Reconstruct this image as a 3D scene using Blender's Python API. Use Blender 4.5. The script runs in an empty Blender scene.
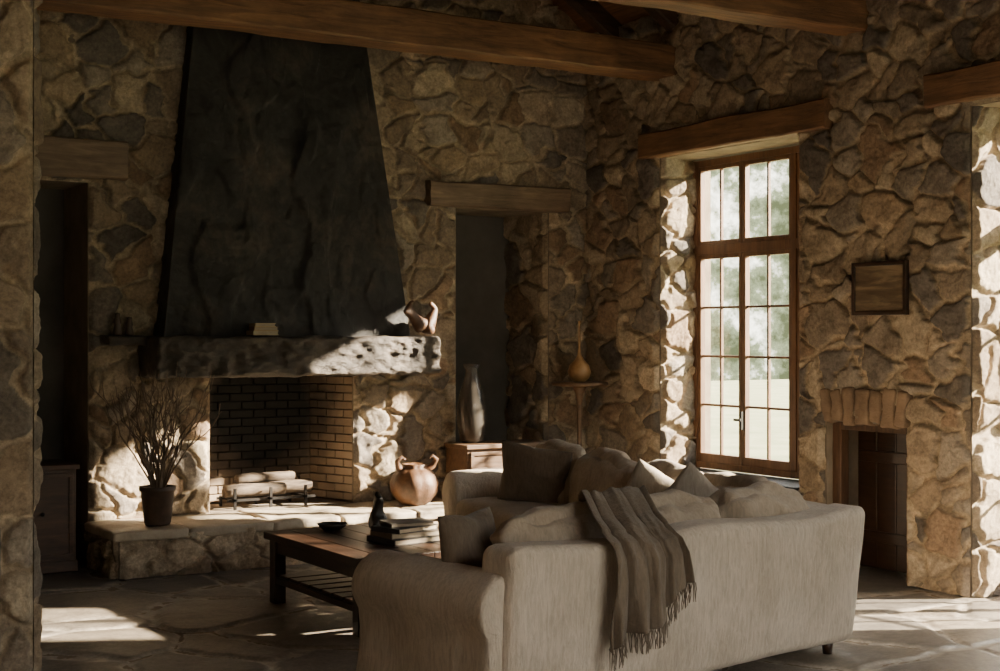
import bpy, bmesh, math, random
import numpy as np
from mathutils import Vector, Matrix, noise as mn
random.seed(7)
scene=bpy.context.scene
COL=scene.collection
# ------------------------------------------------------------------ helpers
def link(o,parent=None):
    COL.objects.link(o)
    if parent is not None: o.parent=parent
    return o
def empty(name,loc=(0,0,0)):
    e=bpy.data.objects.new(name,None); e.empty_display_size=.1; COL.objects.link(e); return e
def mobj(name,vs,fs,mat,parent=None,smooth=True,bevel=0,sharp=None):
    me=bpy.data.meshes.new(name); me.from_pydata([tuple(v) for v in vs],[],[tuple(f) for f in fs]); me.update()
    if mat: me.materials.append(mat)
    if smooth:
        me.polygons.foreach_set('use_smooth',[True]*len(me.polygons))
        if sharp: me.set_sharp_from_angle(angle=math.radians(sharp))
    o=bpy.data.objects.new(name,me); link(o,parent)
    if bevel:
        m=o.modifiers.new('bev','BEVEL'); m.width=bevel; m.segments=2; m.limit_method='ANGLE'
    return o
class MB:
    def __init__(s): s.v=[]; s.f=[]
    def add(s,vs,fs,M=None):
        n=len(s.v)
        if M is not None: vs=[M@Vector(v) for v in vs]
        s.v+= [tuple(v) for v in vs]; s.f+=[tuple(i+n for i in f) for f in fs]; return s
    def box(s,x0,x1,y0,y1,z0,z1,M=None):
        vs=[(x0,y0,z0),(x1,y0,z0),(x1,y1,z0),(x0,y1,z0),(x0,y0,z1),(x1,y0,z1),(x1,y1,z1),(x0,y1,z1)]
        fs=[(0,3,2,1),(4,5,6,7),(0,1,5,4),(1,2,6,5),(2,3,7,6),(3,0,4,7)]
        return s.add(vs,fs,M)
    def obj(s,name,mat,parent=None,smooth=False,bevel=0,sharp=None): return mobj(name,s.v,s.f,mat,parent,smooth,bevel,sharp)
_cg={}
def cubegrid(n):
    if n in _cg: return _cg[n]
    idx={}; vs=[]; fs=[]
    def gv(i,j,k):
        key=(i,j,k)
        if key not in idx: idx[key]=len(vs); vs.append((2*i/n-1,2*j/n-1,2*k/n-1))
        return idx[key]
    for a in range(n):
        for b in range(n):
            fs.append((gv(a,b,0),gv(a,b+1,0),gv(a+1,b+1,0),gv(a+1,b,0)))
            fs.append((gv(a,b,n),gv(a+1,b,n),gv(a+1,b+1,n),gv(a,b+1,n)))
            fs.append((gv(a,0,b),gv(a+1,0,b),gv(a+1,0,b+1),gv(a,0,b+1)))
            fs.append((gv(a,n,b),gv(a,n,b+1),gv(a+1,n,b+1),gv(a+1,n,b)))
            fs.append((gv(0,a,b),gv(0,a,b+1),gv(0,a+1,b+1),gv(0,a+1,b)))
            fs.append((gv(n,a,b),gv(n,a+1,b),gv(n,a+1,b+1),gv(n,a,b+1)))
    _cg[n]=(vs,fs); return _cg[n]
def rbox(sx,sy,sz,r,n=14,puff=(0,0,0),namp=0,nscale=3,seed=0,shear=None):
    vs0,fs=cubegrid(n); H=Vector((sx/2,sy/2,sz/2)); out=[]
    for p in vs0:
        q=[.45*c+.55*math.sin(c*math.pi/2) for c in p]
        pos=Vector([q[i]*H[i] for i in range(3)])
        inn=Vector([max(-(H[i]-r),min(H[i]-r,pos[i])) for i in range(3)])
        d=pos-inn
        if d.length>1e-9: d=d.normalized()*r
        pos=inn+d
        pos.x+=puff[0]*q[0]*(1-q[1]**2)*(1-q[2]**2)
        pos.y+=puff[1]*q[1]*(1-q[0]**2)*(1-q[2]**2)
        pos.z+=puff[2]*q[2]*(1-q[0]**2)*(1-q[1]**2)
        if namp:
            s=Vector((seed*3.1,seed*1.7,seed*2.3))
            pos+=mn.noise_vector(pos*nscale+s)*namp+mn.noise_vector(pos*nscale*2.7+s)*namp*.4
        if shear: pos+=Vector(shear)*((pos.z+H.z)/(2*H.z))
        out.append(pos)
    return out,fs
def hewn(sx,sy,sz,namp=.012,seed=0,r=.012,seg=.07):
    L=[sx,sy,sz]; ax=L.index(max(L)); n=max(6,int(L[ax]/seg))
    o=[i for i in range(3) if i!=ax]; a,b=L[o[0]]/2,L[o[1]]/2
    m=6
    def edge(i): return -1+2*i/m
    ring=[]
    for i in range(m): ring.append((a*edge(i),-b))
    for i in range(m): ring.append((a,b*edge(i)))
    for i in range(m): ring.append((-a*edge(i),b))
    for i in range(m): ring.append((-a,-b*edge(i)))
    ring2=[]
    for x,y in ring:
        if abs(abs(x)-a)<1e-6 and abs(abs(y)-b)<1e-6:
            cx=math.copysign(1,x);cy=math.copysign(1,y)
            if (cx,cy) in ((-1,-1),(1,1)): ring2+= [(x,y-cy*r),(x-cx*r,y)]
            else: ring2+= [(x-cx*r,y),(x,y-cy*r)]
        else: ring2.append((x,y))
    ring=ring2
    vs=[];fs=[];K=len(ring)
    for j in range(n+1):
        t=-L[ax]/2+L[ax]*j/n
        for x,y in ring:
            p=[0,0,0]; p[ax]=t;p[o[0]]=x;p[o[1]]=y; p=Vector(p)
            q=p*3.5+Vector((seed*7.3,seed,seed*3)); q[ax]*=.4
            dv=mn.noise_vector(q)*namp; q2=p*18; q2[ax]*=.35; dv+=mn.noise_vector(q2)*namp*.35
            vs.append(p+dv)
    for j in range(n):
        for i in range(K): fs.append((j*K+i,j*K+(i+1)%K,(j+1)*K+(i+1)%K,(j+1)*K+i))
    fs.append(tuple(range(K-1,-1,-1))); fs.append(tuple(n*K+i for i in range(K)))
    return vs,fs
def lathe(prof,n=32,M=None,mod=None):
    vs=[];fs=[]
    for r,z in prof:
        for i in range(n):
            a=2*math.pi*i/n; rr=r*(mod(a,z) if mod else 1)
            vs.append(Vector((rr*math.cos(a),rr*math.sin(a),z)))
    for j in range(len(prof)-1):
        for i in range(n): fs.append((j*n+i,j*n+(i+1)%n,(j+1)*n+(i+1)%n,(j+1)*n+i))
    fs.append(tuple(range(n-1,-1,-1))); 
    if M is not None: vs=[M@v for v in vs]
    return vs,fs
def T(x,y,z): return Matrix.Translation((x,y,z))
def RZ(a): return Matrix.Rotation(a,4,'Z')
def RX(a): return Matrix.Rotation(a,4,'X')
def RY(a): return Matrix.Rotation(a,4,'Y')
def curves(name,lines,mat,parent=None,bev=.004):
    cu=bpy.data.curves.new(name,'CURVE'); cu.dimensions='3D'; cu.bevel_depth=bev; cu.bevel_resolution=1; cu.use_fill_caps=True
    for pts in lines:
        sp=cu.splines.new('POLY'); sp.points.add(len(pts)-1)
        for k,p in enumerate(pts):
            sp.points[k].co=(p[0],p[1],p[2],1); sp.points[k].radius=p[3] if len(p)>3 else 1
    cu.materials.append(mat); o=bpy.data.objects.new(name,cu); return link(o,parent)
def skinfig(name,joints,edges,mat,parent=None,lv=2,off=(0,0,0)):
    me=bpy.data.meshes.new(name); me.from_pydata([(j[0]+off[0],j[1]+off[1],j[2]+off[2]) for j in joints],edges,[]); me.materials.append(mat)
    o=bpy.data.objects.new(name,me); link(o,parent)
    m=o.modifiers.new('s','SKIN'); m.use_smooth_shade=True
    for i,j in enumerate(joints):
        rr=j[3] if isinstance(j[3],tuple) else (j[3],j[3]); me.skin_vertices[0].data[i].radius=rr
    me.skin_vertices[0].data[0].use_root=True
    s=o.modifiers.new('u','SUBSURF'); s.levels=lv; s.render_levels=lv
    return o
# ------------------------------------------------------------------ materials
def newmat(name):
    m=bpy.data.materials.new(name); m.use_nodes=True; nt=m.node_tree; b=nt.nodes['Principled BSDF']; return m,nt,b
def ramp(nt,stops):
    r=nt.nodes.new('ShaderNodeValToRGB'); e=r.color_ramp.elements
    e[0].position=stops[0][0]; e[0].color=(*stops[0][1],1); e[1].position=stops[-1][0]; e[1].color=(*stops[-1][1],1)
    for p,c in stops[1:-1]:
        x=e.new(p); x.color=(*c,1)
    return r
def coords(nt,scale=(1,1,1),kind='Object',rot=(0,0,0)):
    tc=nt.nodes.new('ShaderNodeTexCoord'); mp=nt.nodes.new('ShaderNodeMapping'); mp.inputs['Scale'].default_value=scale; mp.inputs['Rotation'].default_value=rot
    nt.links.new(tc.outputs[kind],mp.inputs['Vector']); return mp.outputs[0]
def noisetex(nt,vec,scale,detail=6,rough=.6,dist=0):
    n=nt.nodes.new('ShaderNodeTexNoise'); n.inputs['Scale'].default_value=scale; n.inputs['Detail'].default_value=detail; n.inputs['Roughness'].default_value=rough; n.inputs['Distortion'].default_value=dist
    nt.links.new(vec,n.inputs['Vector']); return n.outputs['Fac']
def bump(nt,b,h,strength=.4,dist=.01,prev=None):
    n=nt.nodes.new('ShaderNodeBump'); n.inputs['Strength'].default_value=strength; n.inputs['Distance'].default_value=dist
    nt.links.new(h,n.inputs['Height'])
    if prev: nt.links.new(prev,n.inputs['Normal'])
    nt.links.new(n.outputs[0],b.inputs['Normal']); return n.outputs[0]
def mixc(nt,fac,a,b,mode='MIX'):
    m=nt.nodes.new('ShaderNodeMix'); m.data_type='RGBA'; m.blend_type=mode
    for s,v in ((0,fac),(6,a),(7,b)):
        if hasattr(v,'links'): nt.links.new(v,m.inputs[s])
        else: m.inputs[s].default_value=v if s==0 else (*v,1)
    return m.outputs[2]
def simple(name,stops,scale=4,rough=.6,bs=.3,bscale=None,bd=.01,metal=0,cs=(1,1,1),det=6,dist=0,spec=.5,sheen=0):
    m,nt,b=newmat(name); v=coords(nt,cs); f=noisetex(nt,v,scale,det,.6,dist); r=ramp(nt,stops); nt.links.new(f,r.inputs[0]); nt.links.new(r.outputs[0],b.inputs['Base Color'])
    b.inputs['Roughness'].default_value=rough; b.inputs['Metallic'].default_value=metal; b.inputs['Specular IOR Level'].default_value=spec
    if sheen: b.inputs['Sheen Weight'].default_value=sheen
    if bs: bump(nt,b,noisetex(nt,v,bscale or scale*6,8,.7),bs,bd)
    return m
def wood(name,dark,light,axis=0,rough=.65,bs=.5):
    cs=[9,9,9]; cs[axis]=.9
    m,nt,b=newmat(name); v=coords(nt,tuple(cs)); f=noisetex(nt,v,2.2,9,.72,.8)
    r=ramp(nt,[(.3,dark),(.52,tuple((d+l)/2 for d,l in zip(dark,light))),(.72,light)]); nt.links.new(f,r.inputs[0])
    v2=coords(nt,(1,1,1)); f2=noisetex(nt,v2,2.5,4,.6); r2=ramp(nt,[(.3,(.6,.6,.6)),(.7,(1.1,1.1,1.1))]); nt.links.new(f2,r2.inputs[0])
    nt.links.new(mixc(nt,1.0,r.outputs[0],r2.outputs[0],'MULTIPLY'),b.inputs['Base Color'])
    b.inputs['Roughness'].default_value=rough; bump(nt,b,f,bs,.012); return m
def stonemat(name,rough=.85,bs=.6,spec=.3,tint=(1,1,1)):
    m,nt,b=newmat(name); at=nt.nodes.new('ShaderNodeAttribute'); at.attribute_name='Col'
    v=coords(nt); f=noisetex(nt,v,8,8,.72,.3); r=ramp(nt,[(.3,(.6,.57,.55)),(.5,(1,.97,.94)),(.7,(1.4,1.35,1.27))]); nt.links.new(f,r.inputs[0])
    c=mixc(nt,1.0,at.outputs['Color'],r.outputs[0],'MULTIPLY')
    f2=noisetex(nt,v,42,6,.75); r2=ramp(nt,[(.33,(.65,.65,.65)),(.62,(1.2,1.2,1.2))]); nt.links.new(f2,r2.inputs[0])
    c=mixc(nt,1.0,c,r2.outputs[0],'MULTIPLY'); c=mixc(nt,1.0,c,tint,'MULTIPLY')
    nt.links.new(c,b.inputs['Base Color']); b.inputs['Roughness'].default_value=rough; b.inputs['Specular IOR Level'].default_value=spec
    h=noisetex(nt,v,14,12,.8,.4); p=bump(nt,b,h,bs,.04); bump(nt,b,f2,bs*.7,.014,p)
    return m
M_stone=stonemat('rubble_stone',bs=.75)
M_floor=stonemat('flagstone',rough=.4,bs=.16,spec=.5)
M_hearth=stonemat('hearth_stone',rough=.6,bs=.3)
M_mortar=simple('mortar',[(.3,(.16,.125,.09)),(.7,(.28,.225,.165))],5,.95,.5,40)
M_dark=simple('hazed_plaster',[(.3,(.06,.054,.048)),(.7,(.12,.108,.096))],2,.9,.3)  # plaster tone lifted to paint haze into the niche backs
M_beam=wood('beam_oak_x',(.075,.037,.018),(.36,.185,.085),0)
M_beamy=wood('beam_oak_y',(.075,.037,.018),(.32,.168,.08),1)
M_rafter=wood('rafter_oak',(.02,.011,.006),(.10,.052,.027),0)
M_ceil=wood('ceiling_boards',(.06,.026,.012),(.28,.12,.05),1)
M_lintel=wood('lintel_oak_x',(.08,.052,.034),(.32,.22,.145),0)
M_winwood=wood('window_oak',(.09,.044,.022),(.24,.12,.058),2,.5,.2)
M_table=wood('table_walnut',(.012,.006,.004),(.06,.028,.014),1,.33,.2)
M_cab=wood('cabinet_walnut',(.03,.014,.007),(.12,.055,.026),0,.5,.2)
M_cab2=wood('chest_oak',(.06,.03,.016),(.21,.12,.062),0,.5,.2)
def fabric(name,a,b2,bs=.35):
    m,nt,b=newmat(name); v=coords(nt); f=noisetex(nt,v,3,5,.6); r=ramp(nt,[(.3,a),(.7,b2)]); nt.links.new(f,r.inputs[0])
    v2=coords(nt,(1,1,.16)); h=noisetex(nt,v2,60,6,.7,.6); r2=ramp(nt,[(.35,(.8,.8,.8)),(.6,(1.06,1.06,1.06))]); nt.links.new(h,r2.inputs[0])
    nt.links.new(mixc(nt,1.0,r.outputs[0],r2.outputs[0],'MULTIPLY'),b.inputs['Base Color'])
    b.inputs['Roughness'].default_value=.95; b.inputs['Sheen Weight'].default_value=.12; b.inputs['Specular IOR Level'].default_value=.12
    p=bump(nt,b,h,bs,.02); bump(nt,b,noisetex(nt,v,8,5,.55,.5),.35,.04,p); return m
M_linen=fabric('linen_slipcover',(.44,.375,.30),(.57,.495,.41),.5)
M_linen2=fabric('linen_cushion',(.31,.25,.19),(.41,.34,.265),.2)
M_pill_d=fabric('brown_cushion_fabric',(.11,.083,.06),(.165,.128,.095),.2)
M_pill_w=fabric('cream_cushion_fabric',(.36,.31,.25),(.46,.405,.34),.2)
M_throw=fabric('taupe_wool',(.12,.093,.068),(.20,.158,.118),.4)
M_black=simple('blackened_bronze',[(.3,(.008,.008,.008)),(.7,(.03,.028,.026))],9,.45,.3,metal=.3)
M_iron=simple('wrought_iron',[(.3,(.01,.01,.01)),(.7,(.035,.03,.028))],9,.5,.2,metal=.7)
M_copper=simple('carved_brown_wood',[(.3,(.05,.024,.012)),(.55,(.13,.063,.03)),(.75,(.23,.12,.06))],7,.5,.5,metal=0)
M_brass=simple('ochre_glaze',[(.3,(.22,.115,.045)),(.7,(.48,.29,.13))],9,.35,.2)
M_pot=simple('dark_terracotta',[(.3,(.04,.026,.02)),(.7,(.1,.062,.045))],9,.6,.2)
M_twig=simple('dry_twig',[(.3,(.08,.055,.04)),(.7,(.2,.145,.10))],12,.8,0)
# ------------------------------------------------------------------ numpy stone heightfields
def h2(ix,iy,s): 
    x=np.sin(ix*127.1+iy*311.7+s*74.7)*43758.5453; return x-np.floor(x)
def vnoise(x,y,s):
    ix=np.floor(x);iy=np.floor(y);fx=x-ix;fy=y-iy;fx=fx*fx*(3-2*fx);fy=fy*fy*(3-2*fy)
    a=h2(ix,iy,s);b=h2(ix+1,iy,s);c=h2(ix,iy+1,s);d=h2(ix+1,iy+1,s)
    return (a*(1-fx)+b*fx)*(1-fy)+(c*(1-fx)+d*fx)*fy-.5
def fbm(x,y,s,o=4):
    t=0;a=1
    for k in range(o): t=t+a*vnoise(x*2**k,y*2**k,s+k*13); a*=.5
    return t
def sst(a,b,x):
    t=np.clip((x-a)/(b-a),0,1); return t*t*(3-2*t)
PAL=np.array([(.34,.272,.198),(.27,.214,.157),(.20,.174,.147),(.31,.24,.168),(.44,.37,.275),(.165,.146,.128),(.30,.26,.213),(.275,.197,.135),(.385,.315,.232),(.25,.205,.158)])
FPAL=np.array([(.14,.128,.115),(.18,.162,.14),(.10,.094,.086),(.20,.175,.143),(.16,.142,.122)])
def sheet(name,O,U,V,w,h,cell=(.285,.178),seed=1,holes=(),step=.0105,amp=1.0,mat=None,parent=None,pal=PAL,mask=None,joint=.024,mortar=(.42,.345,.25),edge=(),flatten=0,off=.004,warp=.6):
    O=np.array(O,float);U=np.array(U,float);V=np.array(V,float);Nn=np.cross(U,V)
    nu=int(w/step)+1;nv=int(h/step)+1
    uu,vv=np.meshgrid(np.linspace(0,w,nu),np.linspace(0,h,nv)); u=uu.ravel();v=vv.ravel()
    x=u/cell[0]; y=v/cell[1]
    wx=fbm(x*.9,y*.9,seed+.3,4)*warp; wy=fbm(x*.9+9,y*.9+5,seed+.7,4)*warp
    x=x+wx+100; y=y+wy+100
    ix=np.floor(x);iy=np.floor(y); asp=cell[0]/cell[1]
    def pt(cx,cy):
        px=cx+.5+(h2(cx,cy,seed)-.5)*.9; py=cy+.5+(h2(cx,cy,seed+5)-.5)*.7
        return px,py,(h2(cx,cy,seed+9)**2)*1.0
    best=np.full(x.shape,1e9);bx=np.zeros_like(x);by=np.zeros_like(x);bp=np.zeros_like(x);bq=np.zeros_like(x)
    for di in range(-2,3):
        for dj in range(-2,3):
            cx=ix+di;cy=iy+dj;px,py,w0=pt(cx,cy)
            d=((x-px)*asp)**2+(y-py)**2-w0
            m=d<best; best=np.where(m,d,best);bx=np.where(m,cx,bx);by=np.where(m,cy,by);bp=np.where(m,px,bp);bq=np.where(m,py,bq)
    e=np.full(x.shape,1e9)
    for di in range(-2,3):
        for dj in range(-2,3):
            cx=ix+di;cy=iy+dj;px,py,w0=pt(cx,cy)
            d=((x-px)*asp)**2+(y-py)**2-w0
            L=np.hypot((px-bp)*asp,py-bq)
            ee=np.where(L>1e-6,(d-best)/(2*np.maximum(L,1e-6)),1e9); e=np.minimum(e,ee)
    em=e*cell[1]+.011*fbm(u*18,v*18,seed+2,3)
    rid=h2(bx,by,seed+21)
    prof=sst(joint*.35,joint,em)
    tx=(h2(bx,by,seed+31)-.5);ty=(h2(bx,by,seed+37)-.5)
    hh=prof*(.022+.024*rid+.08*(tx*(x-bp)*cell[0]+ty*(y-bq)*cell[1]))+.005*sst(.02,.05,em)
    led=fbm(u*7,v*7,seed+3,4); step_=np.floor(led*8)/8
    rough=.026*(.4*led+.6*step_)+.012*np.abs(fbm(u*26,v*26,seed+4,3))
    hh=hh+rough*(.3+.7*prof)*(1-flatten)
    hh=hh*amp
    for (a,b,c,d) in holes:
        dx=np.maximum(np.maximum(a-u,u-b),0);dy=np.maximum(np.maximum(c-v,v-d),0);hh=hh*sst(-.01,.04,np.hypot(dx,dy))
    if 'L' in edge: hh=hh*sst(-.005,.035,u)
    if 'R' in edge: hh=hh*sst(-.005,.035,w-u)
    if 'T' in edge: hh=hh*sst(-.005,.035,h-v)
    P=O[None]+u[:,None]*U[None]+v[:,None]*V[None]+(hh+off)[:,None]*Nn[None]
    k=(h2(bx,by,seed+51)*len(pal)).astype(int)%len(pal)
    col=pal[k]*(.82+.36*h2(bx,by,seed+61))[:,None]
    mf=sst(joint*.45,joint*.95,em)[:,None]
    mc=np.array(mortar)[None]*(1+.5*fbm(u*12,v*12,seed+7,3))[:,None]
    col=mc*(1-mf)+col*mf
    col=np.clip(col*(1+.22*fbm(u*1.1,v*1.1,seed+8,2))[:,None],0,1)
    ids=np.arange(nu*nv).reshape(nv,nu)
    q=np.stack([ids[:-1,:-1],ids[:-1,1:],ids[1:,1:],ids[1:,:-1]],-1).reshape(-1,4)
    fu=u[q].mean(1);fv=v[q].mean(1);keep=np.ones(len(q),bool)
    for (a,b,c,d) in holes: keep&=~((fu>a)&(fu<b)&(fv>c)&(fv<d))
    if mask is not None: keep&=mask(fu,fv)
    q=q[keep]
    me=bpy.data.meshes.new(name); me.vertices.add(len(P)); me.vertices.foreach_set('co',P.astype(np.float32).ravel())
    me.loops.add(q.size); me.loops.foreach_set('vertex_index',q.ravel().astype(np.int32))
    me.polygons.add(len(q)); me.polygons.foreach_set('loop_start',(np.arange(len(q))*4).astype(np.int32))
    try: me.polygons.foreach_set('loop_total',np.full(len(q),4,np.int32))
    except Exception: pass
    me.update(calc_edges=True); me.polygons.foreach_set('use_smooth',np.ones(len(q),bool))
    ca=me.color_attributes.new('Col','FLOAT_COLOR','POINT'); c4=np.ones((len(P),4),np.float32); c4[:,:3]=col; ca.data.foreach_set('color',c4.ravel())
    me.materials.append(mat or M_stone); me.validate()
    o=bpy.data.objects.new(name,me); return link(o,parent)
# ------------------------------------------------------------------ room constants
YB=10.6; XR=7.55; XL=-2.2; YF=-2.0; EAVE=4.4; SL=.65; XRIDGE=(XR+XL)/2
def cells(mb,axis,c0,c1,u0,u1,z0,z1,holes):
    us=sorted({u0,u1,*[h[0] for h in holes],*[h[1] for h in holes]}); zs=sorted({z0,z1,*[h[2] for h in holes],*[h[3] for h in holes]})
    for a,b in zip(us,us[1:]):
        for c,d in zip(zs,zs[1:]):
            mu,mz=(a+b)/2,(c+d)/2
            if any(h[0]<mu<h[1] and h[2]<mz<h[3] for h in holes): continue
            if axis=='x': mb.box(a,b,c0,c1,c,d)
            else: mb.box(c0,c1,a,b,c,d)
bh=[(1.85,3.04,0,2.83),(3.98,5.21,.33,1.38),(6.17,7.13,0,2.79)]
mb=MB(); cells(mb,'x',YB,11.3,XL,8.1,0,EAVE,bh)
zr=EAVE+SL*(XR-XRIDGE)
mb.add([(XL,YB,EAVE),(XR,YB,EAVE),(XRIDGE,YB,zr),(XL,11.3,EAVE),(XR,11.3,EAVE),(XRIDGE,11.3,zr)],[(0,1,2),(5,4,3),(0,2,5,3),(1,4,5,2)])
mb.box(XL,8.1,11.3,11.4,0,EAVE)
wall_back=mb.obj('wall_back',M_mortar)
sheet('stonework',(1.5,YB,0),(1,0,0),(0,0,1),XR-1.5,5.4,seed=3,holes=[(a-1.5,b-1.5,c,d) for a,b,c,d in bh],parent=wall_back,mask=lambda u,v:v<EAVE+SL*(XR-(u+1.5)))
sheet('niche_reveal',(7.13,YB+.66,0),(0,-1,0),(0,0,1),.66,2.79,cell=(.36,.24),seed=8,parent=wall_back,edge='R')
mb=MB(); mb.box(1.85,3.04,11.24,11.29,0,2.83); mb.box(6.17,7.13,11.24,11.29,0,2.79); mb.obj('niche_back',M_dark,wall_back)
# right wall
rh=[(7.88,9.54,.55,3.19),(6.84,7.60,0,1.08),(4.9,6.3,0,3.19),(-1.2,.4,.8,3.0)]
mb=MB(); cells(mb,'y',XR,8.1,YF,YB,0,EAVE,rh)
mb.box(8.02,8.1,6.84,7.60,0,1.08)
wall_right=mb.obj('wall_right',M_mortar)
Y1=YB
sheet('stonework',(XR,Y1,0),(0,-1,0),(0,0,1),Y1-4.4,EAVE,seed=14,holes=[(Y1-b,Y1-a,c,d) for a,b,c,d in rh[:3]],parent=wall_right)
sheet('window_reveal',(XR,9.54,.55),(1,0,0),(0,0,1),.40,2.64,cell=(.28,.19),seed=23,parent=wall_right,edge='L')
sheet('door_reveal',(XR,6.30,0),(1,0,0),(0,0,1),.40,3.19,cell=(.34,.25),seed=24,parent=wall_right,edge='L')
mb=MB(); mb.box(XR-.04,7.97,7.9,9.54,.5,.57); mb.obj('sill',M_hearth,wall_right,bevel=.01)
mb=MB()
ws=[.10,.13,.11,.14,.12,.11,.10]; yy=6.80
for i,w0 in enumerate(ws):
    vs,fs=rbox(.13,w0-.010,.25+.03*math.sin(i*2.1),.02,8,namp=.016,nscale=8,seed=i); mb.add(vs,fs,T(XR+.0,yy+w0/2,1.20)@RX((3-i)*.05)); yy+=w0
mb.obj('arch_stones',simple('arch_stone',[(.3,(.12,.078,.05)),(.7,(.25,.17,.11))],6,.9,.6,26,.03),wall_right,smooth=True)
M_door=wood('alcove_oak',(.03,.015,.008),(.13,.065,.03),2,.6,.3)
mb=MB(); mb.box(7.60,7.68,7.51,7.595,.0,1.075); mb.box(7.60,7.68,6.845,6.90,.0,1.075); mb.box(7.60,7.68,6.90,7.51,1.02,1.075); mb.obj('alcove_frame',M_door,wall_right,bevel=.006)
mb=MB()
for i in range(4): mb.box(7.86,7.89,6.86+i*.185,6.86+i*.185+.18,.01,1.05)
mb.box(7.845,7.865,6.87,7.58,.2,.28); mb.box(7.845,7.865,6.87,7.58,.78,.86); mb.obj('alcove_boarding',M_table,wall_right,bevel=.004)
# pier at the left
mb=MB(); mb.box(XL,1.57,6.3,6.75,0,EAVE); pier=mb.obj('wall_partition',M_mortar)
sheet('stonework',(.4,6.3,0),(1,0,0),(0,0,1),1.17,EAVE,cell=(.33,.24),seed=31,parent=pier,edge='R',step=.01)
sheet('stonework_side',(1.57,6.3,0),(0,1,0),(0,0,1),.45,EAVE,cell=(.33,.24),seed=33,parent=pier,edge='L')
mb=MB(); mb.box(XL-.3,XL,YF,11.4,0,EAVE); mb.obj('wall_left',M_mortar)
mb=MB(); cells(mb,'x',YF-.3,YF,XL,8.1,0,EAVE,[(2.2,7.2,.2,4.1)]);  # wide opening behind the camera, added to let in fill light
mb.add([(XL,YF-.3,EAVE),(XR,YF-.3,EAVE),(XRIDGE,YF-.3,zr),(XL,YF,EAVE),(XR,YF,EAVE),(XRIDGE,YF,zr)],[(0,1,2),(5,4,3),(0,2,5,3),(1,4,5,2)])
mb.obj('wall_front',M_mortar)
# floor
mb=MB(); mb.box(XL-.3,8.1,YF-.3,11.4,-.3,-.012); floor=mb.obj('floor',M_mortar)
sheet('flagstones',(.4,3.2,-.012),(1,0,0),(0,1,0),7.7,8.1,cell=(.85,.62),seed=41,step=.018,amp=.24,mat=M_floor,parent=floor,pal=FPAL,joint=.06,mortar=(.31,.28,.24),flatten=.6,off=0,warp=.35)
mb=MB(); mb.box(XL,8.0,YF,3.2,-.012,0); mb.box(XL,.4,3.2,YB,-.012,0); mb.obj('paving',simple('plain_stone',[(.3,(.10,.09,.08)),(.7,(.17,.15,.125))],2,.5,.2),floor)
# ceiling
mb=MB()
for sgn in (1,-1):
    xe=XR+.55 if sgn>0 else XL-.55; ze=EAVE-SL*.55
    mb.add([(xe,YF-.3,ze),(XRIDGE,YF-.3,zr),(XRIDGE,11.4,zr),(xe,11.4,ze),(xe,YF-.3,ze+.12),(XRIDGE,YF-.3,zr+.12),(XRIDGE,11.4,zr+.12),(xe,11.4,ze+.12)],[(0,1,2,3),(7,6,5,4),(0,4,5,1),(3,2,6,7)])
ceil=mb.obj('ceiling',M_ceil)
ang=math.atan(SL); LR=(XR-XRIDGE)/math.cos(ang)
mb=MB(); k=0; y=10.1
while y>YF:
    for sgn in (1,-1):
        vs,fs=hewn(LR,.12,.16,.008,seed=k); cx=XRIDGE+sgn*(XR-XRIDGE)/2
        mb.add(vs,fs,T(cx,y,(EAVE+zr)/2-.1)@RY(sgn*ang)); k+=1
    y-=.75
mb.obj('rafters',M_rafter,ceil,smooth=True,sharp=35)
for i,y in enumerate([9.44,7.33,5.0,2.9,.8]):
    vs,fs=hewn(XR-XL,.28,.27,.016,seed=i+3); o=mobj('ceiling_beam',[T((XR+XL)/2,y,3.97)@v for v in vs],fs,M_beam,sharp=35)
def lint(name,loc,size,mat,seed):
    vs,fs=hewn(*size,namp=.014,seed=seed); return mobj(name,[Vector(loc)+v for v in vs],fs,mat,sharp=35)
lint('trim_1',(6.565,YB-.02,2.895),(1.41,.24,.21),M_lintel,1)
lint('trim_2',(2.36,YB-.02,2.99),(1.88,.24,.28),M_lintel,2)
lint('trim_3',(XR+.02,8.62,3.30),(.25,2.18,.21),M_beamy,3)
lint('trim_4',(XR+.02,5.57,3.32),(.25,2.08,.22),M_beamy,4)
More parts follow.
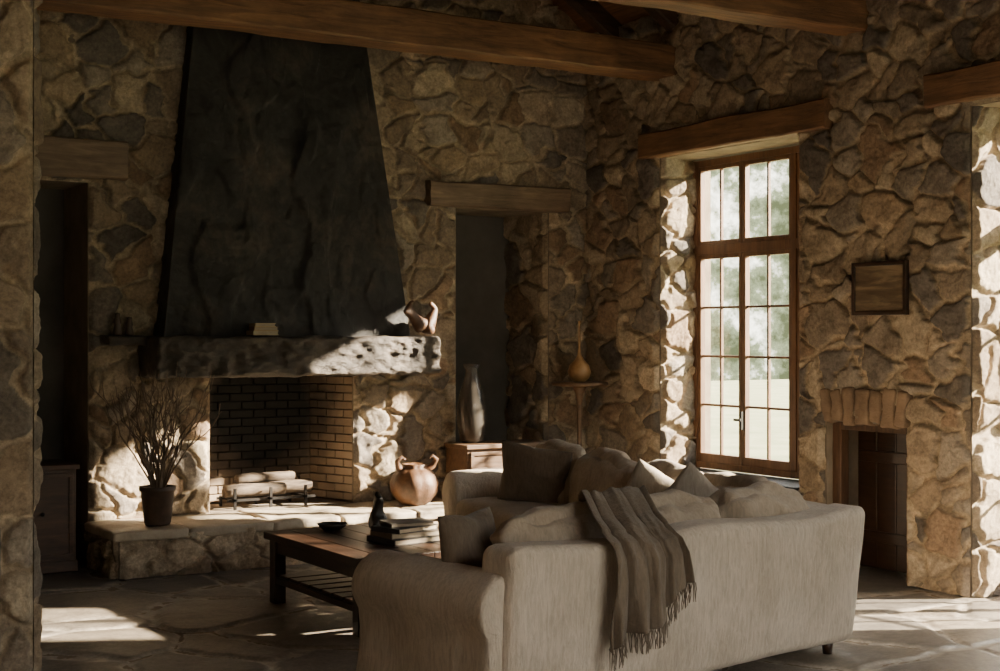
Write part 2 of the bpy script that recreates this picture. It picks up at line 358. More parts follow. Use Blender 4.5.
# ------------------------------------------------------------------ windows
Mg,nt,b=newmat('window_glass'); nt.nodes.remove(b); tr=nt.nodes.new('ShaderNodeBsdfTransparent'); tr.inputs[0].default_value=(.95,.96,.95,1); gl=nt.nodes.new('ShaderNodeBsdfGlossy'); gl.inputs['Roughness'].default_value=.05
mx=nt.nodes.new('ShaderNodeMixShader'); mx.inputs[0].default_value=.05; nt.links.new(tr.outputs[0],mx.inputs[1]); nt.links.new(gl.outputs[0],mx.inputs[2]); nt.links.new(mx.outputs[0],nt.nodes['Material Output'].inputs[0])
def window(name,x,y0,y1,z0,z1,ztr,rows,divs,toprows=1):
    e=empty(name); mb=MB(); t=.035; F=.055
    mb.box(x-t,x+t,y0,y0+F,z0,z1);mb.box(x-t,x+t,y1-F,y1,z0,z1);mb.box(x-t,x+t,y0+F,y1-F,z1-F,z1);mb.box(x-t,x+t,y0+F,y1-F,z0,z0+F)
    mb.box(x-t,x+t,y0+F,y1-F,ztr-.04,ztr+.04)
    bounds=[]; prev=y0+F
    for (yy,post) in divs:
        h=.028 if post else .004
        if post:
            mb.box(x-t-.002,x+t+.002,yy-h,yy+h,z0+F,z1-F)
        bounds.append((prev,yy-h)); prev=yy+h
    bounds.append((prev,y1-F))
    for (a,b2,rw) in ((z0+F,ztr-.04,rows),(ztr+.04,z1-F,toprows)):
        for (c,d) in bounds:
            s=.036;tt=.025; zb=s*2 if a<ztr-.5 else s
            mb.box(x-tt,x+tt,c,c+s,a,b2);mb.box(x-tt,x+tt,d-s,d,a,b2);mb.box(x-tt,x+tt,c+s,d-s,a,a+zb);mb.box(x-tt,x+tt,c+s,d-s,b2-s,b2)
            cols=max(1,round((d-c)/.3))
            for i in range(1,cols):
                yy=c+s+(d-c-2*s)*i/cols; mb.box(x-.014,x+.014,yy-.010,yy+.010,a+zb,b2-s)
            for j in range(1,rw):
                zz=a+zb+(b2-a-s-zb)*j/rw; mb.box(x-.0135,x+.0135,c+s,d-s,zz-.010,zz+.010)
    mb.obj('frame',M_winwood,e,bevel=.004)
    mb=MB(); mb.box(x-.002,x+.002,y0+F,y1-F,z0+F,z1-F); mb.obj('glass',Mg,e)
    ym=divs[-1][0] 
    mb=MB(); mb.box(x-.06,x-.03,ym-.03,ym-.012,z0+.35,z0+.5); mb.box(x-.075,x-.06,ym-.03,ym+.05,z0+.42,z0+.44); mb.obj('handle',M_iron,e,bevel=.003)
    return e
window('window_1',7.93,7.89,9.53,.58,3.18,2.42,4,[(8.31,True),(8.92,False)])  # hidden nearest casement added to widen the sun patch
window('door_1',7.93,4.9,6.29,.01,3.18,2.42,4,[(5.6,False)])
window('added_window',7.93,-1.2,.4,.8,3.0,2.3,3,[(-.4,False)])  # unseen window near the camera, added for extra light
# ------------------------------------------------------------------ fireplace
fp=empty('fireplace')
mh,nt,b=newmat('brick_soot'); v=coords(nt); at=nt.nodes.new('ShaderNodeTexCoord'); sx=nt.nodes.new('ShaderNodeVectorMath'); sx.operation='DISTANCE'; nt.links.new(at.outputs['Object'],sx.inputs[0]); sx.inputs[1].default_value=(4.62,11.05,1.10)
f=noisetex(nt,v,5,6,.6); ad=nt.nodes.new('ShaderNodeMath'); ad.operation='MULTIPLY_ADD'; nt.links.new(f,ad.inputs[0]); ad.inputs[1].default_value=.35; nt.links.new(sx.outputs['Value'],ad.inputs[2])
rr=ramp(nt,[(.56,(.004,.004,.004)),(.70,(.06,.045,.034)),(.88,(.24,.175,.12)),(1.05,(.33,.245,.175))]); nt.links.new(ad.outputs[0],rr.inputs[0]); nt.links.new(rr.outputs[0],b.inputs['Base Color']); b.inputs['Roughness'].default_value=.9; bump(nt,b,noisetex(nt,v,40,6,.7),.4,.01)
def brickwall(mb,p0,p1,z0,z1,th,bl=.205,bhh=.068,g=.009):
    p0=Vector(p0);p1=Vector(p1);L=(p1-p0).length;d=(p1-p0)/L;M=Matrix(((d.x,-d.y,0,p0.x),(d.y,d.x,0,p0.y),(0,0,1,0),(0,0,0,1)))
    z=z0;r=0
    while z<z1-.01:
        x=-(bl/2 if r%2 else 0)
        while x<L:
            a=max(x,0);c=min(x+bl-g,L)
            if c-a>.02: j=random.uniform(-.004,.004); mb.box(a,c,j,th,z,min(z+bhh-g,z1),M)
            x+=bl
        z+=bhh;r+=1
mb=MB(); brickwall(mb,(4.14,11.1),(5.05,11.1),.35,1.6,.06); brickwall(mb,(5.05,11.1),(5.21,10.62),.35,1.38,.0+.05); brickwall(mb,(3.98,10.62),(4.14,11.1),.35,1.38,.05)
mb.obj('firebox_bricks',mh,fp,bevel=.004)
mb=MB(); mb.box(4.0,5.2,11.13,11.28,.33,1.38); mb.obj('firebox_back',mh,fp)
mb=MB(); mb.box(3.08,5.95,9.92,YB,0,.27); mb.obj('hearth_core',M_mortar,fp)
mb=MB(); mb.box(3.99,5.2,YB,11.1,.28,.335); mb.obj('firebox_floor',M_mortar,fp)
HP=np.array([(.50,.41,.30),(.58,.49,.36),(.42,.34,.24),(.38,.31,.24)])
sheet('hearth_front',(3.06,9.90,0),(1,0,0),(0,0,1),2.92,.30,cell=(.34,.16),seed=51,parent=fp,pal=HP,edge='LR',step=.01,mortar=(.5,.42,.31))
sheet('hearth_side',(3.06,YB,0),(0,-1,0),(0,0,1),.70,.30,cell=(.3,.15),seed=52,parent=fp,pal=HP,edge='LR',step=.01,mortar=(.5,.42,.31))
mb=MB()
xs=[3.0,3.55,4.2,4.75,5.4,5.98]
for i in range(5):
    a,c=xs[i],xs[i+1]; y0=9.83+random.uniform(-.015,.015)
    vs,fs=rbox(c-a-.008,YB-y0,.075,.018,14,namp=.014,nscale=6,seed=i); mb.add(vs,fs,T((a+c)/2,(y0+YB)/2,.297))
mb.obj('hearth_slabs',simple('hearth_slab_stone',[(.3,(.32,.265,.19)),(.55,(.46,.385,.29)),(.75,(.56,.48,.38))],5,.6,.45,26,.02),fp,smooth=True)
# mantel
M_mantel=simple('charred_mantel',[(.3,(.03,.024,.02)),(.55,(.085,.068,.054)),(.75,(.19,.15,.115))],7,.6,1.0,16,.04,cs=(.6,1,1))
vs,fs=rbox(2.37,.47,.30,.03,110)
out=[]
for v in vs:
    a=abs(mn.noise(Vector((v.x*6,v.z*8,5)))); c=abs(mn.noise(Vector((v.x*13+3,v.z*15,9+v.y*6))))
    d=.022*mn.noise(Vector((v.x*2,v.z*5,1)))-.06*a-.035*c+.028
    out.append(v+Vector((0,-d if v.y<-.1 else 0,.02*mn.noise(Vector((v.x*3.5,v.y*5,3)))+.014*mn.noise(Vector((v.x*11,v.y*9,3))))))
mobj('mantel',[T(4.595,10.385,1.54)@v for v in out],fs,M_mantel,fp)
vs,fs=rbox(.3,.26,.07,.02,10,namp=.015,nscale=7,seed=9); mobj('side_ledge',[T(3.27,10.5,1.665)@v for v in vs],fs,M_mantel,fp)
# hood
M_hood,nt,b=newmat('blackened_plate'); v=coords(nt); f=noisetex(nt,v,1.8,11,.75,.3); r=ramp(nt,[(.32,(.010,.0098,.0098)),(.52,(.033,.031,.030)),(.7,(.10,.08,.062))]); nt.links.new(f,r.inputs[0])
nt.links.new(r.outputs[0],b.inputs['Base Color']); b.inputs['Metallic'].default_value=.2
rf=ramp(nt,[(.3,(.34,)*3),(.7,(.68,)*3)]); nt.links.new(noisetex(nt,v,5,10,.8),rf.inputs[0]); nt.links.new(rf.outputs[0],b.inputs['Roughness'])
p=bump(nt,b,noisetex(nt,v,2.6,6,.6,.6),.6,.09); bump(nt,b,noisetex(nt,v,11,12,.88),.9,.025,p)
nx,nz=110,170; vs=[];fs=[]
for j in range(nz+1):
    t=j/nz; z=1.69+(4.9-1.69)*t; xl=3.53+.36*t; xr=5.60-.48*t; yf=10.34+.13*t
    row=[(xl,YB+.02)]+[(xl+(xr-xl)*i/nx,yf) for i in range(nx+1)]+[(xr,YB+.02)]
    for i,(x,y) in enumerate(row):
        q=mn.noise(Vector((x*2.4+5,7,z*1.5))); q2=mn.noise(Vector((x*5+1,2,z*3.2))); q3=mn.noise(Vector((x*7+11,5,z*2)))
        n0=mn.noise(Vector((x*1.8,3,z*1.3)))*.015+.020*max(0,min(1,(q-.18)*14))+.014*max(0,min(1,(q2-.25)*12))+.010*max(0,min(1,(q3-.3)*16))+.007*mn.noise(Vector((x*20,1,z*20)))
        vs.append((x,y-(n0 if 1<i<nx+1 else 0),z))
W=nx+3
for j in range(nz):
    for i in range(W-1): fs.append((j*W+i,j*W+i+1,(j+1)*W+i+1,(j+1)*W+i))
o=mobj('chimney_hood',vs,fs,M_hood,fp,sharp=60)
# grate and logs
gr=empty('fire_grate'); mb=MB()
for x in (4.2,4.5,4.8): mb.box(x-.01,x+.01,10.62,10.95,.40,.42); mb.box(x-.01,x+.01,10.62,10.64,.335,.50); mb.box(x-.01,x+.01,10.93,10.95,.335,.42)
mb.box(4.15,4.9,10.66,10.68,.395,.415); mb.box(4.15,4.9,10.88,10.9,.395,.415); mb.obj('bars',M_iron,gr)
M_bark=simple('log_bark',[(.35,(.03,.021,.015)),(.5,(.09,.065,.045)),(.7,(.17,.13,.09))],14,.85,.6,cs=(.4,2,2))
for i,(x,y,z,a,r) in enumerate([(4.40,10.72,.475,.06,.05),(4.66,10.82,.48,-.1,.055),(4.52,10.80,.56,.12,.04)]):
    vs,fs=lathe([(.001,-.26),(r*.9,-.26),(r,-.25),(r*1.04,-.1),(r*.96,.1),(r,.25),(r*.9,.26),(.001,.26)],18,mod=lambda a,z:1+.08*math.sin(3*a+z*5)+.05*math.sin(7*a+z*15))
    mobj('log_%d'%i,[T(x,y,z)@RZ(a)@RY(math.pi/2)@v for v in vs],fs,M_bark,gr)
# ------------------------------------------------------------------ objects on mantel / hearth
def book(mb_c,mb_p,x,y,z,w,d,h,a):
    M=T(x,y,z)@RZ(a)
    mb_c.box(-w/2,w/2,-d/2,d/2,0,.004,M);mb_c.box(-w/2,w/2,-d/2,d/2,h-.004,h,M);mb_c.box(-w/2,-w/2+.004,-d/2,d/2,.004,h-.004,M)
    mb_p.box(-w/2+.005,w/2-.006,-d/2+.005,d/2-.005,.004,h-.004,M)
M_paper=simple('book_paper',[(.3,(.3,.25,.18)),(.7,(.42,.36,.27))],30,.9,.3,cs=(1,1,12))
def books(name,lst,cols):
    e=empty(name); mp=MB()
    for i,l in enumerate(lst):
        mc=MB(); book(mc,mp,*l); c=cols[i%len(cols)]; mc.obj('cover_%d'%(i+1),simple('cover_%s_%d'%(name,i),[(.3,c),(.7,tuple(q*1.4 for q in c))],8,.7,.1),e)
    mp.obj('pages',M_paper,e)
books('book_stack',[(4.27,10.245,1.703,.21,.13,.034,.03),(4.28,10.245,1.737,.19,.12,.03,-.05),(4.27,10.245,1.767,.17,.11,.026,.06)],[(.35,.26,.15),(.24,.15,.08),(.4,.31,.19)])
books('book_pile',[(4.15,7.72,.452,.38,.29,.034,.15),(4.15,7.73,.486,.34,.26,.032,.05),(4.14,7.72,.518,.33,.24,.03,.3),(4.16,7.73,.548,.28,.21,.024,-.1)],[(.03,.028,.026),(.14,.11,.08),(.02,.02,.02),(.09,.075,.06)])
skinfig('bronze_figurine',[(4.2,8.2,.50,.05),(4.2,8.2,.56,.05),(4.2,8.19,.61,.032),(4.2,8.17,.66,.034),(4.18,8.12,.665,.014),(4.2,8.28,.48,.03),(4.15,8.12,.49,.026),(4.26,8.12,.49,.026),(4.2,8.21,.70,.012)],[(0,1),(1,2),(2,3),(3,4),(0,5),(0,6),(0,7),(3,8)],M_black)
vs,fs=lathe([(.001,.452),(.05,.452),(.085,.475),(.10,.495),(.094,.495),(.075,.475),(.001,.462)],28); mobj('bronze_dish',[T(3.98,8.40,0)@v for v in vs],fs,M_black)
skinfig('carved_sculpture',[(5.62,10.36,1.76,.065),(5.55,10.34,1.80,.055),(5.49,10.33,1.86,.035),(5.44,10.31,1.90,.034),(5.39,10.29,1.89,.016),(5.68,10.36,1.84,.05),(5.72,10.37,1.92,.028),(5.66,10.36,1.97,.02),(5.47,10.33,1.97,.012),(5.50,10.33,1.98,.008),(5.52,10.28,1.73,.028),(5.66,10.28,1.73,.028)],[(0,1),(1,2),(2,3),(3,4),(0,5),(5,6),(6,7),(3,8),(8,9),(1,10),(0,11)],M_copper,off=(.07,-.10,0))
for i,(x,h) in enumerate([(3.22,.17),(3.31,.14)]):
    vs,fs=lathe([(.001,0),(.03,0),(.034,.02),(.022,h*.45),(.03,h*.6),(.018,h*.8),(.02,h*.95),(.001,h)],20); mobj('small_bottle',[T(x,10.47,1.70)@v for v in vs],fs,M_pot)
cp=empty('wooden_urn'); UX=5.57; vs,fs=lathe([(.001,0),(.09,0),(.13,.03),(.175,.10),(.185,.17),(.165,.24),(.12,.285),(.085,.30),(.10,.325),(.09,.33),(.075,.30),(.001,.29)],60,mod=lambda a,z:1+.07*abs(math.sin(4*a+z*3)) )
mobj('body',[T(UX,10.22,.335)@v for v in vs],fs,M_copper,cp)
for s in (-1,1):
    pts=[(UX+s*.10,10.22,.335+.27,1.6),(UX+s*.16,10.2,.335+.31,1.4),(UX+s*.18,10.18,.335+.36,1.1),(UX+s*.14,10.17,.335+.39,.8),(UX+s*.11,10.17,.335+.37,.5)]
    curves('handle_%d'%(s+2),[pts],M_copper,cp,.019)
# pot with branches
pp=empty('branch_pot'); PX,PY,PZ=3.40,10.10,.335
vs,fs=lathe([(.001,0),(.085,0),(.095,.02),(.12,.24),(.13,.245),(.13,.28),(.118,.28),(.11,.25),(.001,.24)],36); mobj('pot',[T(PX,PY,PZ)@v for v in vs],fs,M_pot,pp)
lines=[]
for i in range(30):
    a=random.uniform(0,6.28); sp=random.uniform(.05,.50); Hh=random.uniform(.68,.98)-sp*.4
    pts=[];n=12;ph=random.uniform(0,6); ph2=random.uniform(0,6)
    for k in range(n):
        t=k/(n-1); w=.028*math.sin(ph+t*8)*min(1,t*3); w2=.012*math.sin(ph2+t*17)*min(1,t*3)
        pts.append((PX+.03*math.cos(a)+math.cos(a)*sp*t**1.15+w+w2,PY+.03*math.sin(a)+.7*math.sin(a)*sp*t**1.3*(.6 if math.sin(a)>0 else 1)+w*.5,PZ+.24+Hh*t,1.4-1.05*t))
    lines.append(pts)
    for q in range(5):
        k=random.randint(3,10); p=pts[k]; a2=a+random.uniform(-1.8,1.8); L=random.uniform(.07,.2)
        lines.append([(p[0],p[1],p[2],.7),(p[0]+math.cos(a2)*L*.4,p[1]+math.sin(a2)*L*.2,p[2]+L*.4,.55),(p[0]+math.cos(a2)*L*.55,p[1]+math.sin(a2)*L*.35,p[2]+L,.35)])
curves('branches',lines,M_twig,pp,.0062)
# ------------------------------------------------------------------ cabinets
def cabinet(name,x0,x1,y0,y1,H,mat,doors=2,drawers=False):
    e=empty(name); mb=MB(); mb.box(x0+.02,x1-.02,y0+.02,y1,.06,H-.03); mb.box(x0,x1,y0-.01,y1,H-.035,H); mb.box(x0+.01,x1-.01,y0+.005,y1,.0,.08)
    mb.obj('carcass',mat,e,bevel=.004); mb=MB(); n=doors; w=(x1-x0-.08)/n
    for i in range(n):
        a=x0+.04+i*w
        segs=[(H-.22,H-.06),(.1,H-.24)] if drawers else [(.1,H-.06)]
        for (c,d) in segs:
            mb.box(a+.005,a+w-.005,y0,y0+.02,c,c+.03);mb.box(a+.005,a+w-.005,y0,y0+.02,d-.03,d);mb.box(a+.005,a+.035,y0,y0+.02,c+.03,d-.03);mb.box(a+w-.035,a+w-.005,y0,y0+.02,c+.03,d-.03)
            mb.box(a+.035,a+w-.035,y0+.012,y0+.02,c+.03,d-.03)
    mb.obj('fronts',mat,e,bevel=.003); mb=MB()
    for i in range(n):
        vs,fs=rbox(.03,.03,.03,.014,4); mb.add(vs,fs,T(x0+.04+(i+.5)*w,y0-.012,H-.14 if drawers else H*.55))
    mb.obj('knobs',M_iron,e,smooth=True); return e
cabinet('wooden_cabinet',1.95,2.93,10.42,10.95,.77,M_cab,2)
cabinet('wooden_chest',6.00,6.86,10.12,10.49,.80,M_cab2,1,True)
Mgl,nt,b=newmat('smoky_glass'); b.inputs['Base Color'].default_value=(.12,.105,.09,1); b.inputs['Roughness'].default_value=.06; b.inputs['Transmission Weight'].default_value=.55; b.inputs['IOR'].default_value=1.35
vs,fs=lathe([(.001,0),(.08,0),(.10,.02),(.125,.18),(.125,.28),(.10,.42),(.06,.55),(.05,.60),(.075,.66),(.07,.66),(.045,.60),(.054,.55),(.094,.42),(.118,.28),(.118,.18),(.09,.03),(.001,.02)],36); mobj('glass_vase',[T(6.19,10.355,.802)@v for v in vs],fs,Mgl)
pt=empty('pedestal_table'); CX,CY=7.17,10.18
vs,fs=lathe([(.001,1.265),(.235,1.265),(.25,1.275),(.25,1.29),(.24,1.30),(.001,1.30)],40); vs2=[T(CX,CY,0)@v for v in vs]; mobj('top',vs2,fs,M_cab2,pt)
vs,fs=lathe([(.001,.1),(.05,.1),(.035,.2),(.022,.45),(.03,.6),(.018,.8),(.022,1.1),(.035,1.2),(.07,1.265),(.001,1.266)],20); mobj('column',[T(CX,CY,0)@v for v in vs],fs,M_cab2,pt)
curves('feet',[[(CX,CY,.16,1),(CX+.12*math.cos(a),CY+.12*math.sin(a),.14,1),(CX+.24*math.cos(a),CY+.24*math.sin(a),.02,.8)] for a in (0.2,2.3,4.4)],M_cab2,pt,.022)
vs,fs=lathe([(.001,0),(.05,0),(.085,.03),(.10,.085),(.085,.14),(.04,.19),(.018,.23),(.012,.30),(.008,.5),(.014,.52),(.001,.525)],32); mobj('pear_vase',[T(CX,CY,1.302)@v for v in vs],fs,M_brass)
# ------------------------------------------------------------------ picture
pf=empty('framed_picture'); mb=MB(); y0,y1,z0,z1=6.78,7.28,1.84,2.21; x=XR-.085
mb.box(x,x+.035,y0,y0+.03,z0,z1);mb.box(x,x+.035,y1-.03,y1,z0,z1);mb.box(x,x+.035,y0+.03,y1-.03,z0,z0+.03);mb.box(x,x+.035,y0+.03,y1-.03,z1-.03,z1); mb.obj('frame',M_table,pf,bevel=.004)
Mp,nt,b=newmat('landscape_painting'); v=coords(nt,(1,1,6)); f=noisetex(nt,v,2.4,7,.6,.4); r=ramp(nt,[(.3,(.04,.027,.017)),(.5,(.12,.087,.055)),(.62,(.24,.18,.115)),(.75,(.09,.065,.042))]); nt.links.new(f,r.inputs[0]); nt.links.new(r.outputs[0],b.inputs['Base Color']); b.inputs['Roughness'].default_value=.35
mb=MB(); mb.box(x+.012,x+.03,y0+.03,y1-.03,z0+.03,z1-.03); mb.obj('canvas',Mp,pf)
# ------------------------------------------------------------------ coffee table
ct=empty('coffee_table'); x0,x1,y0,y1=3.58,4.42,7.25,8.58; mb=MB()
nb=5
for i in range(nb): a=x0+(x1-x0)*i/nb; mb.box(a+.001,a+(x1-x0)/nb-.001,y0,y1,.405,.45)
mb.obj('top',M_table,ct,bevel=.005); mb=MB()
for xx in (x0+.03,x1-.11):
    for yy in (y0+.03,y1-.11): mb.box(xx,xx+.08,yy,yy+.08,0,.404)
mb.obj('legs',M_table,ct,bevel=.006); mb=MB()
for xx in (x0+.045,x1-.075): mb.box(xx,xx+.03,y0+.11,y1-.11,.32,.404); mb.box(xx-.005,xx+.04,y0+.11,y1-.11,.13,.17)
for yy in (y0+.045,y1-.075): mb.box(x0+.11,x1-.11,yy,yy+.03,.32,.404); mb.box(x0+.11,x1-.11,yy-.005,yy+.04,.13,.17)
for i in range(7): a=y0+.12+i*(y1-y0-.24)/7; mb.box(x0+.05,x1-.05,a,a+.13,.17,.19)
mb.obj('apron_and_shelf',M_table,ct,bevel=.004)
# ------------------------------------------------------------------ sofa (sectional)
sofa=empty('sectional_sofa')
A=Vector((3.20,5.14,0)); e=Vector((.9902,.1395,0)); n=Vector((-.1395,.9902,0))
MS=Matrix(((e.x,n.x,0,A.x),(e.y,n.y,0,A.y),(0,0,1,0),(0,0,0,1)))
B0=Vector((6.33,9.22,0)); B1=Vector((5.74,5.72,0)); e2=(B1-B0).normalized(); n2=Vector((e2.y,-e2.x,0)); L2=(B1-B0).length
if n2.x>0: n2=-n2
MR=Matrix(((e2.x,n2.x,0,B0.x),(e2.y,n2.y,0,B0.y),(0,0,1,0),(0,0,0,1)))
def fixf(fs,M): return [tuple(reversed(f)) for f in fs] if M.determinant()<0 else fs
def part(name,vf,M,mat,sm=True,par=True):
    vs,fs=vf; return mobj(name,[M@Vector(v) for v in vs],fixf(fs,M),mat,sofa if par else None,sm)
def wr(p,s):
    return mn.noise_vector(p*3+Vector((s,1,2)))*.014+Vector((1,1,0))*(.008*mn.noise(Vector((p.x*14,p.y*14,p.z*3))))
def arm(L,H=.68):
    cr=.155; cz=H-cr; prof=[]
    prof.append((.12,.06)); prof.append((.125,.2)); prof.append((.128,.36))
    for k in range(17):
        a=math.radians(-10+ k*(215)/16); prof.append((cr*math.cos(a)-.01,cz+cr*math.sin(a)))
    prof.append((-.125,cz-.12)); prof.append((-.118,.32)); prof.append((-.12,.2)); prof.append((-.14,.06))
    cx=0;czz=.38; vs=[];fs=[];K=len(prof); N_=26; ts=[0,.008,.03,.07]+[.07+(L-.14)*i/N_ for i in range(1,N_)]+[L-.07,L-.03,L-.008,L]; sc=[.9,.955,.99,1]+[1]*(N_-1)+[1,.99,.955,.9]
    for t,s in zip(ts,sc):
        for (x,z) in prof:
            p=Vector((cx+(x-cx)*s,t,czz+(z-czz)*s if z>.1 else z)); p+=wr(p,3); vs.append(p)
    for j in range(len(ts)-1):
        for i in range(K): fs.append((j*K+i,(j+1)*K+i,(j+1)*K+(i+1)%K,j*K+(i+1)%K))
    fs.append(tuple(range(K))); fs.append(tuple((len(ts)-1)*K+i for i in reversed(range(K))))
    return vs,fs
Lb=2.50
vf=rbox(Lb-.06,.24,.71,.055,44,puff=(0,.02,0),namp=.010,nscale=2.2,seed=1)
vs=[]
for v in vf[0]:
    zz=(v.z+.355)/.71; v=v.copy(); v.y-=.05*zz; v.x+=.07*zz*max(0,v.x/(Lb/2)); v.y+=.010*mn.noise(Vector((v.x*9,0,v.z*1.6)))+.007*mn.noise(Vector((v.x*22,3,v.z*3)))
    v.z+=zz*(.016*math.sin(v.x*5+1)); vs.append(v)
part('back_panel',(vs,vf[1]),MS@T(Lb/2+.03,.13,.425),M_linen)
part('arm',arm(.98),MS@T(.10,.03,0),M_linen)
part('base',rbox(Lb-.1,.95,.27,.03,12,namp=.006),MS@T(Lb/2+.05,.55,.2),M_linen)
for i in range(2):
    w=(Lb-.3-.55)/2; part('seat_cushion_%d'%(i+1),rbox(w-.01,.74,.17,.06,14,puff=(.01,.01,.03),namp=.01,seed=i+3),MS@T(.27+w*(i+.5),.62,.40),M_linen2)
for i in range(3):
    w=(Lb-.34)/3; part('back_cushion_%d'%(i+1),rbox(w-.01,.20,.39,.08,30,puff=(.02,.065,.045),namp=.038,nscale=5,seed=i+11),MS@T(.27+w*(i+.5),.33,.668+.015*(i%2))@RX(-.12)@RY(.03*(i-1)),M_linen2)
part('return_back_panel',rbox(L2+.1,.24,.70,.055,20,namp=.01,nscale=2.6,seed=21,shear=(0,-.03,0)),MR@T(L2/2,.12,.42),M_linen)
part('return_base',rbox(L2,.92,.27,.03,12,namp=.006),MR@T(L2/2,.50,.2),M_linen)
part('return_arm',arm(.92),MR@T(.05,.03,0),M_linen)
for i in range(3):
    w=(L2-.25)/3; part('return_seat_cushion_%d'%(i+1),rbox(w-.01,.74,.17,.06,14,puff=(.01,.01,.03),namp=.01,seed=i+31),MR@T(.2+w*(i+.5),.60,.41),M_linen2)
for i in range(4):
    w=(L2-.28)/4; part('return_back_cushion_%d'%(i+1),rbox(w-.015,.21,.43,.085,30,puff=(.02,.07,.05),namp=.038,nscale=5,seed=i+41),MR@T(.22+w*(i+.5),.33,.67-.012*i)@RX(.14)@RY(.04*(i%2)),M_linen2)
mb=MB()
for s,t in ((.15,.15),(Lb-.1,.12),(.15,.9)):
    vs,fs=lathe([(.001,0),(.025,0),(.035,.08),(.001,.08)],12); mb.add([MS@T(s,t,0)@v for v in vs],fs)
for s,t in ((.1,.15),(.1,.85),(L2-.2,.15)):
    vs,fs=lathe([(.001,0),(.025,0),(.035,.08),(.001,.08)],12); mb.add([MR@T(s,t,0)@v for v in vs],fs)
mb.obj('feet',M_table,sofa,smooth=True)
def pillow(w,h,t,seed,n=26):
    vs=[];fs=[];idx={}
    for side in (1,-1):
        for i in range(n+1):
            for j in range(n+1):
                u=2*i/n-1;v=2*j/n-1; edge=i in(0,n) or j in(0,n)
                if side==-1 and edge: idx[(side,i,j)]=idx[(1,i,j)]; continue
                f=((1-abs(u)**2.4)*(1-abs(v)**2.4))**.55
                pin=1-.09*(1-(abs(u)*abs(v))**.8)*(max(abs(u),abs(v))**4)
                p=Vector((u*w/2*pin,side*t/2*f,v*h/2*pin)); p+=mn.noise_vector(p*6+Vector((seed,seed*2,0)))*.024*(f+.2)
                idx[(side,i,j)]=len(vs); vs.append(p)
        for i in range(n):
            for j in range(n):
                q=(idx[(side,i,j)],idx[(side,i+1,j)],idx[(side,i+1,j+1)],idx[(side,i,j+1)]); fs.append(q if side==1 else q[::-1])
    return vs,[f[::-1] for f in fs]
def pil(name,vf,M,mat):
    vs,fs=vf; return mobj(name,[M@Vector(v) for v in vs],fixf(fs,M),mat)
pil('throw_pillow',pillow(.52,.46,.18,1),T(5.60,8.50,.705)@RZ(math.radians(-50))@RX(.28)@RY(.16),M_pill_d)
pil('throw_pillow',pillow(.36,.36,.15,2),T(5.31,6.80,.73)@RZ(math.radians(-46))@RX(.25)@RY(.55),M_pill_w)
pil('throw_pillow',pillow(.37,.37,.15,3),T(5.30,6.40,.73)@RZ(math.radians(-40))@RX(.25)@RY(.72),M_pill_w)
pil('throw_pillow',pillow(.46,.42,.16,4),MS@T(.28,.52,.68)@RZ(math.radians(20))@RX(-.2),M_pill_d)
# throw blanket
path=[(.40,.80),(.385,.87),(.35,.92),(.28,.945),(.20,.91),(.10,.845),(.0,.81),(-.065,.765),(-.09,.70),(-.09,.60),(-.085,.5),(-.08,.40),(-.075,.32),(-.07,.25)]
def pint(t):
    k=t*(len(path)-1); i=min(int(k),len(path)-2); f=k-i; return path[i][0]*(1-f)+path[i+1][0]*f, path[i][1]*(1-f)+path[i+1][1]*f
vs=[];fs=[];nu_,nv_=110,80; bottoms=[]
for j in range(nv_+1):
    for i in range(nu_+1):
        u=i/nu_; tmax=.95-.22*u-.02*math.sin(u*9); tj=j/nv_*tmax; tt,zz=pint(tj)
        drop=max(0,(tj-.45)/.55); up=max(0,1-tj/.5); wd=.42+.13*drop; s=.585-.04*drop+.30*up+u*wd
        ph=u*30+1.6*math.sin(tj*4+u*3)+1.5*math.sin(u*5)
        fold=abs(math.sin(ph*.5))**.7; fold2=.5+.5*math.sin(u*11+2.5*tj+1); fine=mn.noise(Vector((u*14,tj*5,2)))
        off=(.06*fold+.035*fold2+.025*fine)*(.45+.75*drop)
        if tj<.5: p=(s,tt-.0,zz+off*.7)
        else: p=(s+.012*math.cos(ph),tt-off,zz+ .01*math.sin(u*7))
        if j==nv_: bottoms.append(p)
        vs.append(MS@Vector(p))
for j in range(nv_):
    for i in range(nu_): a=j*(nu_+1)+i; fs.append((a,a+1,a+nu_+2,a+nu_+1))
tb=empty('throw_blanket'); o=mobj('cloth',vs,fs,M_throw,tb); m=o.modifiers.new('s','SOLIDIFY'); m.thickness=.007; m.offset=0
lines=[]
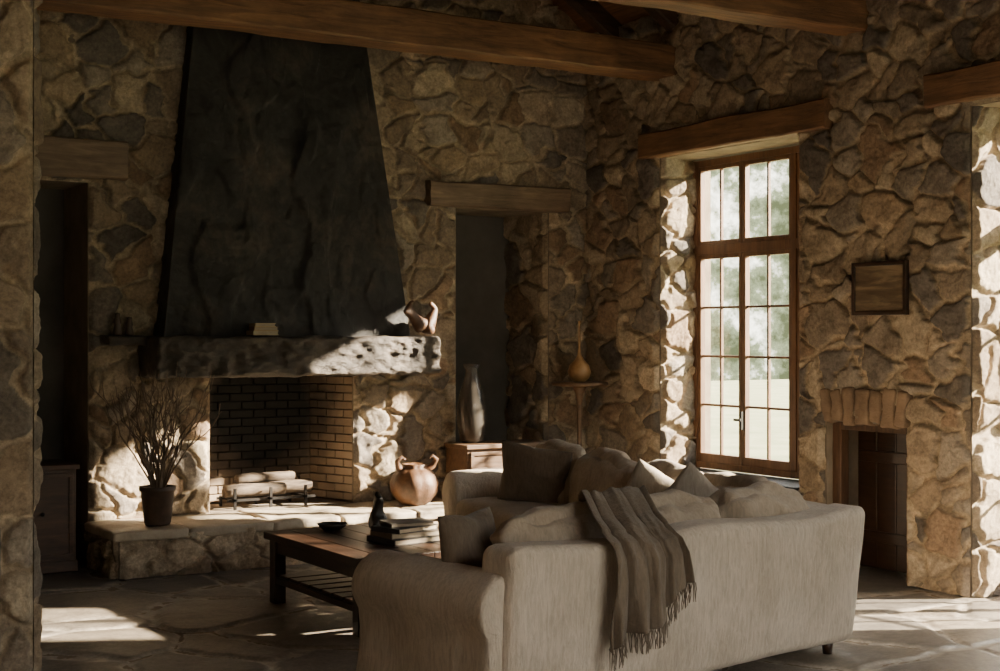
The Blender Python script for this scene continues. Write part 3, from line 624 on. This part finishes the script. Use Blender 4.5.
for i,p in enumerate(bottoms):
    q=[(p[0]+random.uniform(-.004,.004),p[1]+random.uniform(-.006,.004),p[2]-.03*t2-0,1-.15*t2) for t2 in range(4)]
    sw=random.uniform(-.014,.014); lines.append([tuple(MS@Vector((c[0]+sw*t2/3,c[1],c[2])))+(c[3],) for t2,c in enumerate(q)])
curves('fringe',lines,M_throw,tb,.0028)
# ------------------------------------------------------------------ outside
mb=MB(); mb.box(8.1,60,-40,50,-.6,-.35); mb.obj('ground_outside',simple('dry_grass',[(.3,(.12,.14,.06)),(.7,(.24,.24,.13))],1,.95,.2))
# ------------------------------------------------------------------ light
w=bpy.data.worlds.new('sky'); scene.world=w; w.use_nodes=True; nt=w.node_tree; bg=nt.nodes['Background']
tc=nt.nodes.new('ShaderNodeTexCoord'); f=nt.nodes.new('ShaderNodeTexNoise'); f.inputs['Scale'].default_value=24; f.inputs['Detail'].default_value=7; f.inputs['Roughness'].default_value=.7; nt.links.new(tc.outputs['Generated'],f.inputs['Vector'])
sp=nt.nodes.new('ShaderNodeSeparateXYZ'); nt.links.new(tc.outputs['Generated'],sp.inputs[0])
r=ramp(nt,[(.42,(.035,.040,.020)),(.52,(.11,.12,.07)),(.62,(.70,.66,.55))]); nt.links.new(f.outputs['Fac'],r.inputs[0])
hz=ramp(nt,[(.13,(0,0,0)),(.34,(1,1,1))]); nt.links.new(sp.outputs['Z'],hz.inputs[0])
nt.links.new(mixc(nt,hz.outputs[0],r.outputs[0],(1,.96,.90)),bg.inputs[0]); bg.inputs[1].default_value=10.0
sun=bpy.data.lights.new('sun','SUN'); sun.energy=95; sun.angle=math.radians(1.2); sun.color=(1,.84,.64); so=bpy.data.objects.new('sun',sun); COL.objects.link(so)
so.rotation_euler=Vector((-1,.54,-.49)).to_track_quat('-Z','Y').to_euler()
# ------------------------------------------------------------------ camera
cam=bpy.data.cameras.new('camera'); cam.lens=51.77; cam.sensor_width=36; cam.sensor_fit='HORIZONTAL'; co=bpy.data.objects.new('camera',cam); COL.objects.link(co)
co.location=(0,0,1.7); co.rotation_euler=(math.radians(90),0,math.radians(-32)); scene.camera=co
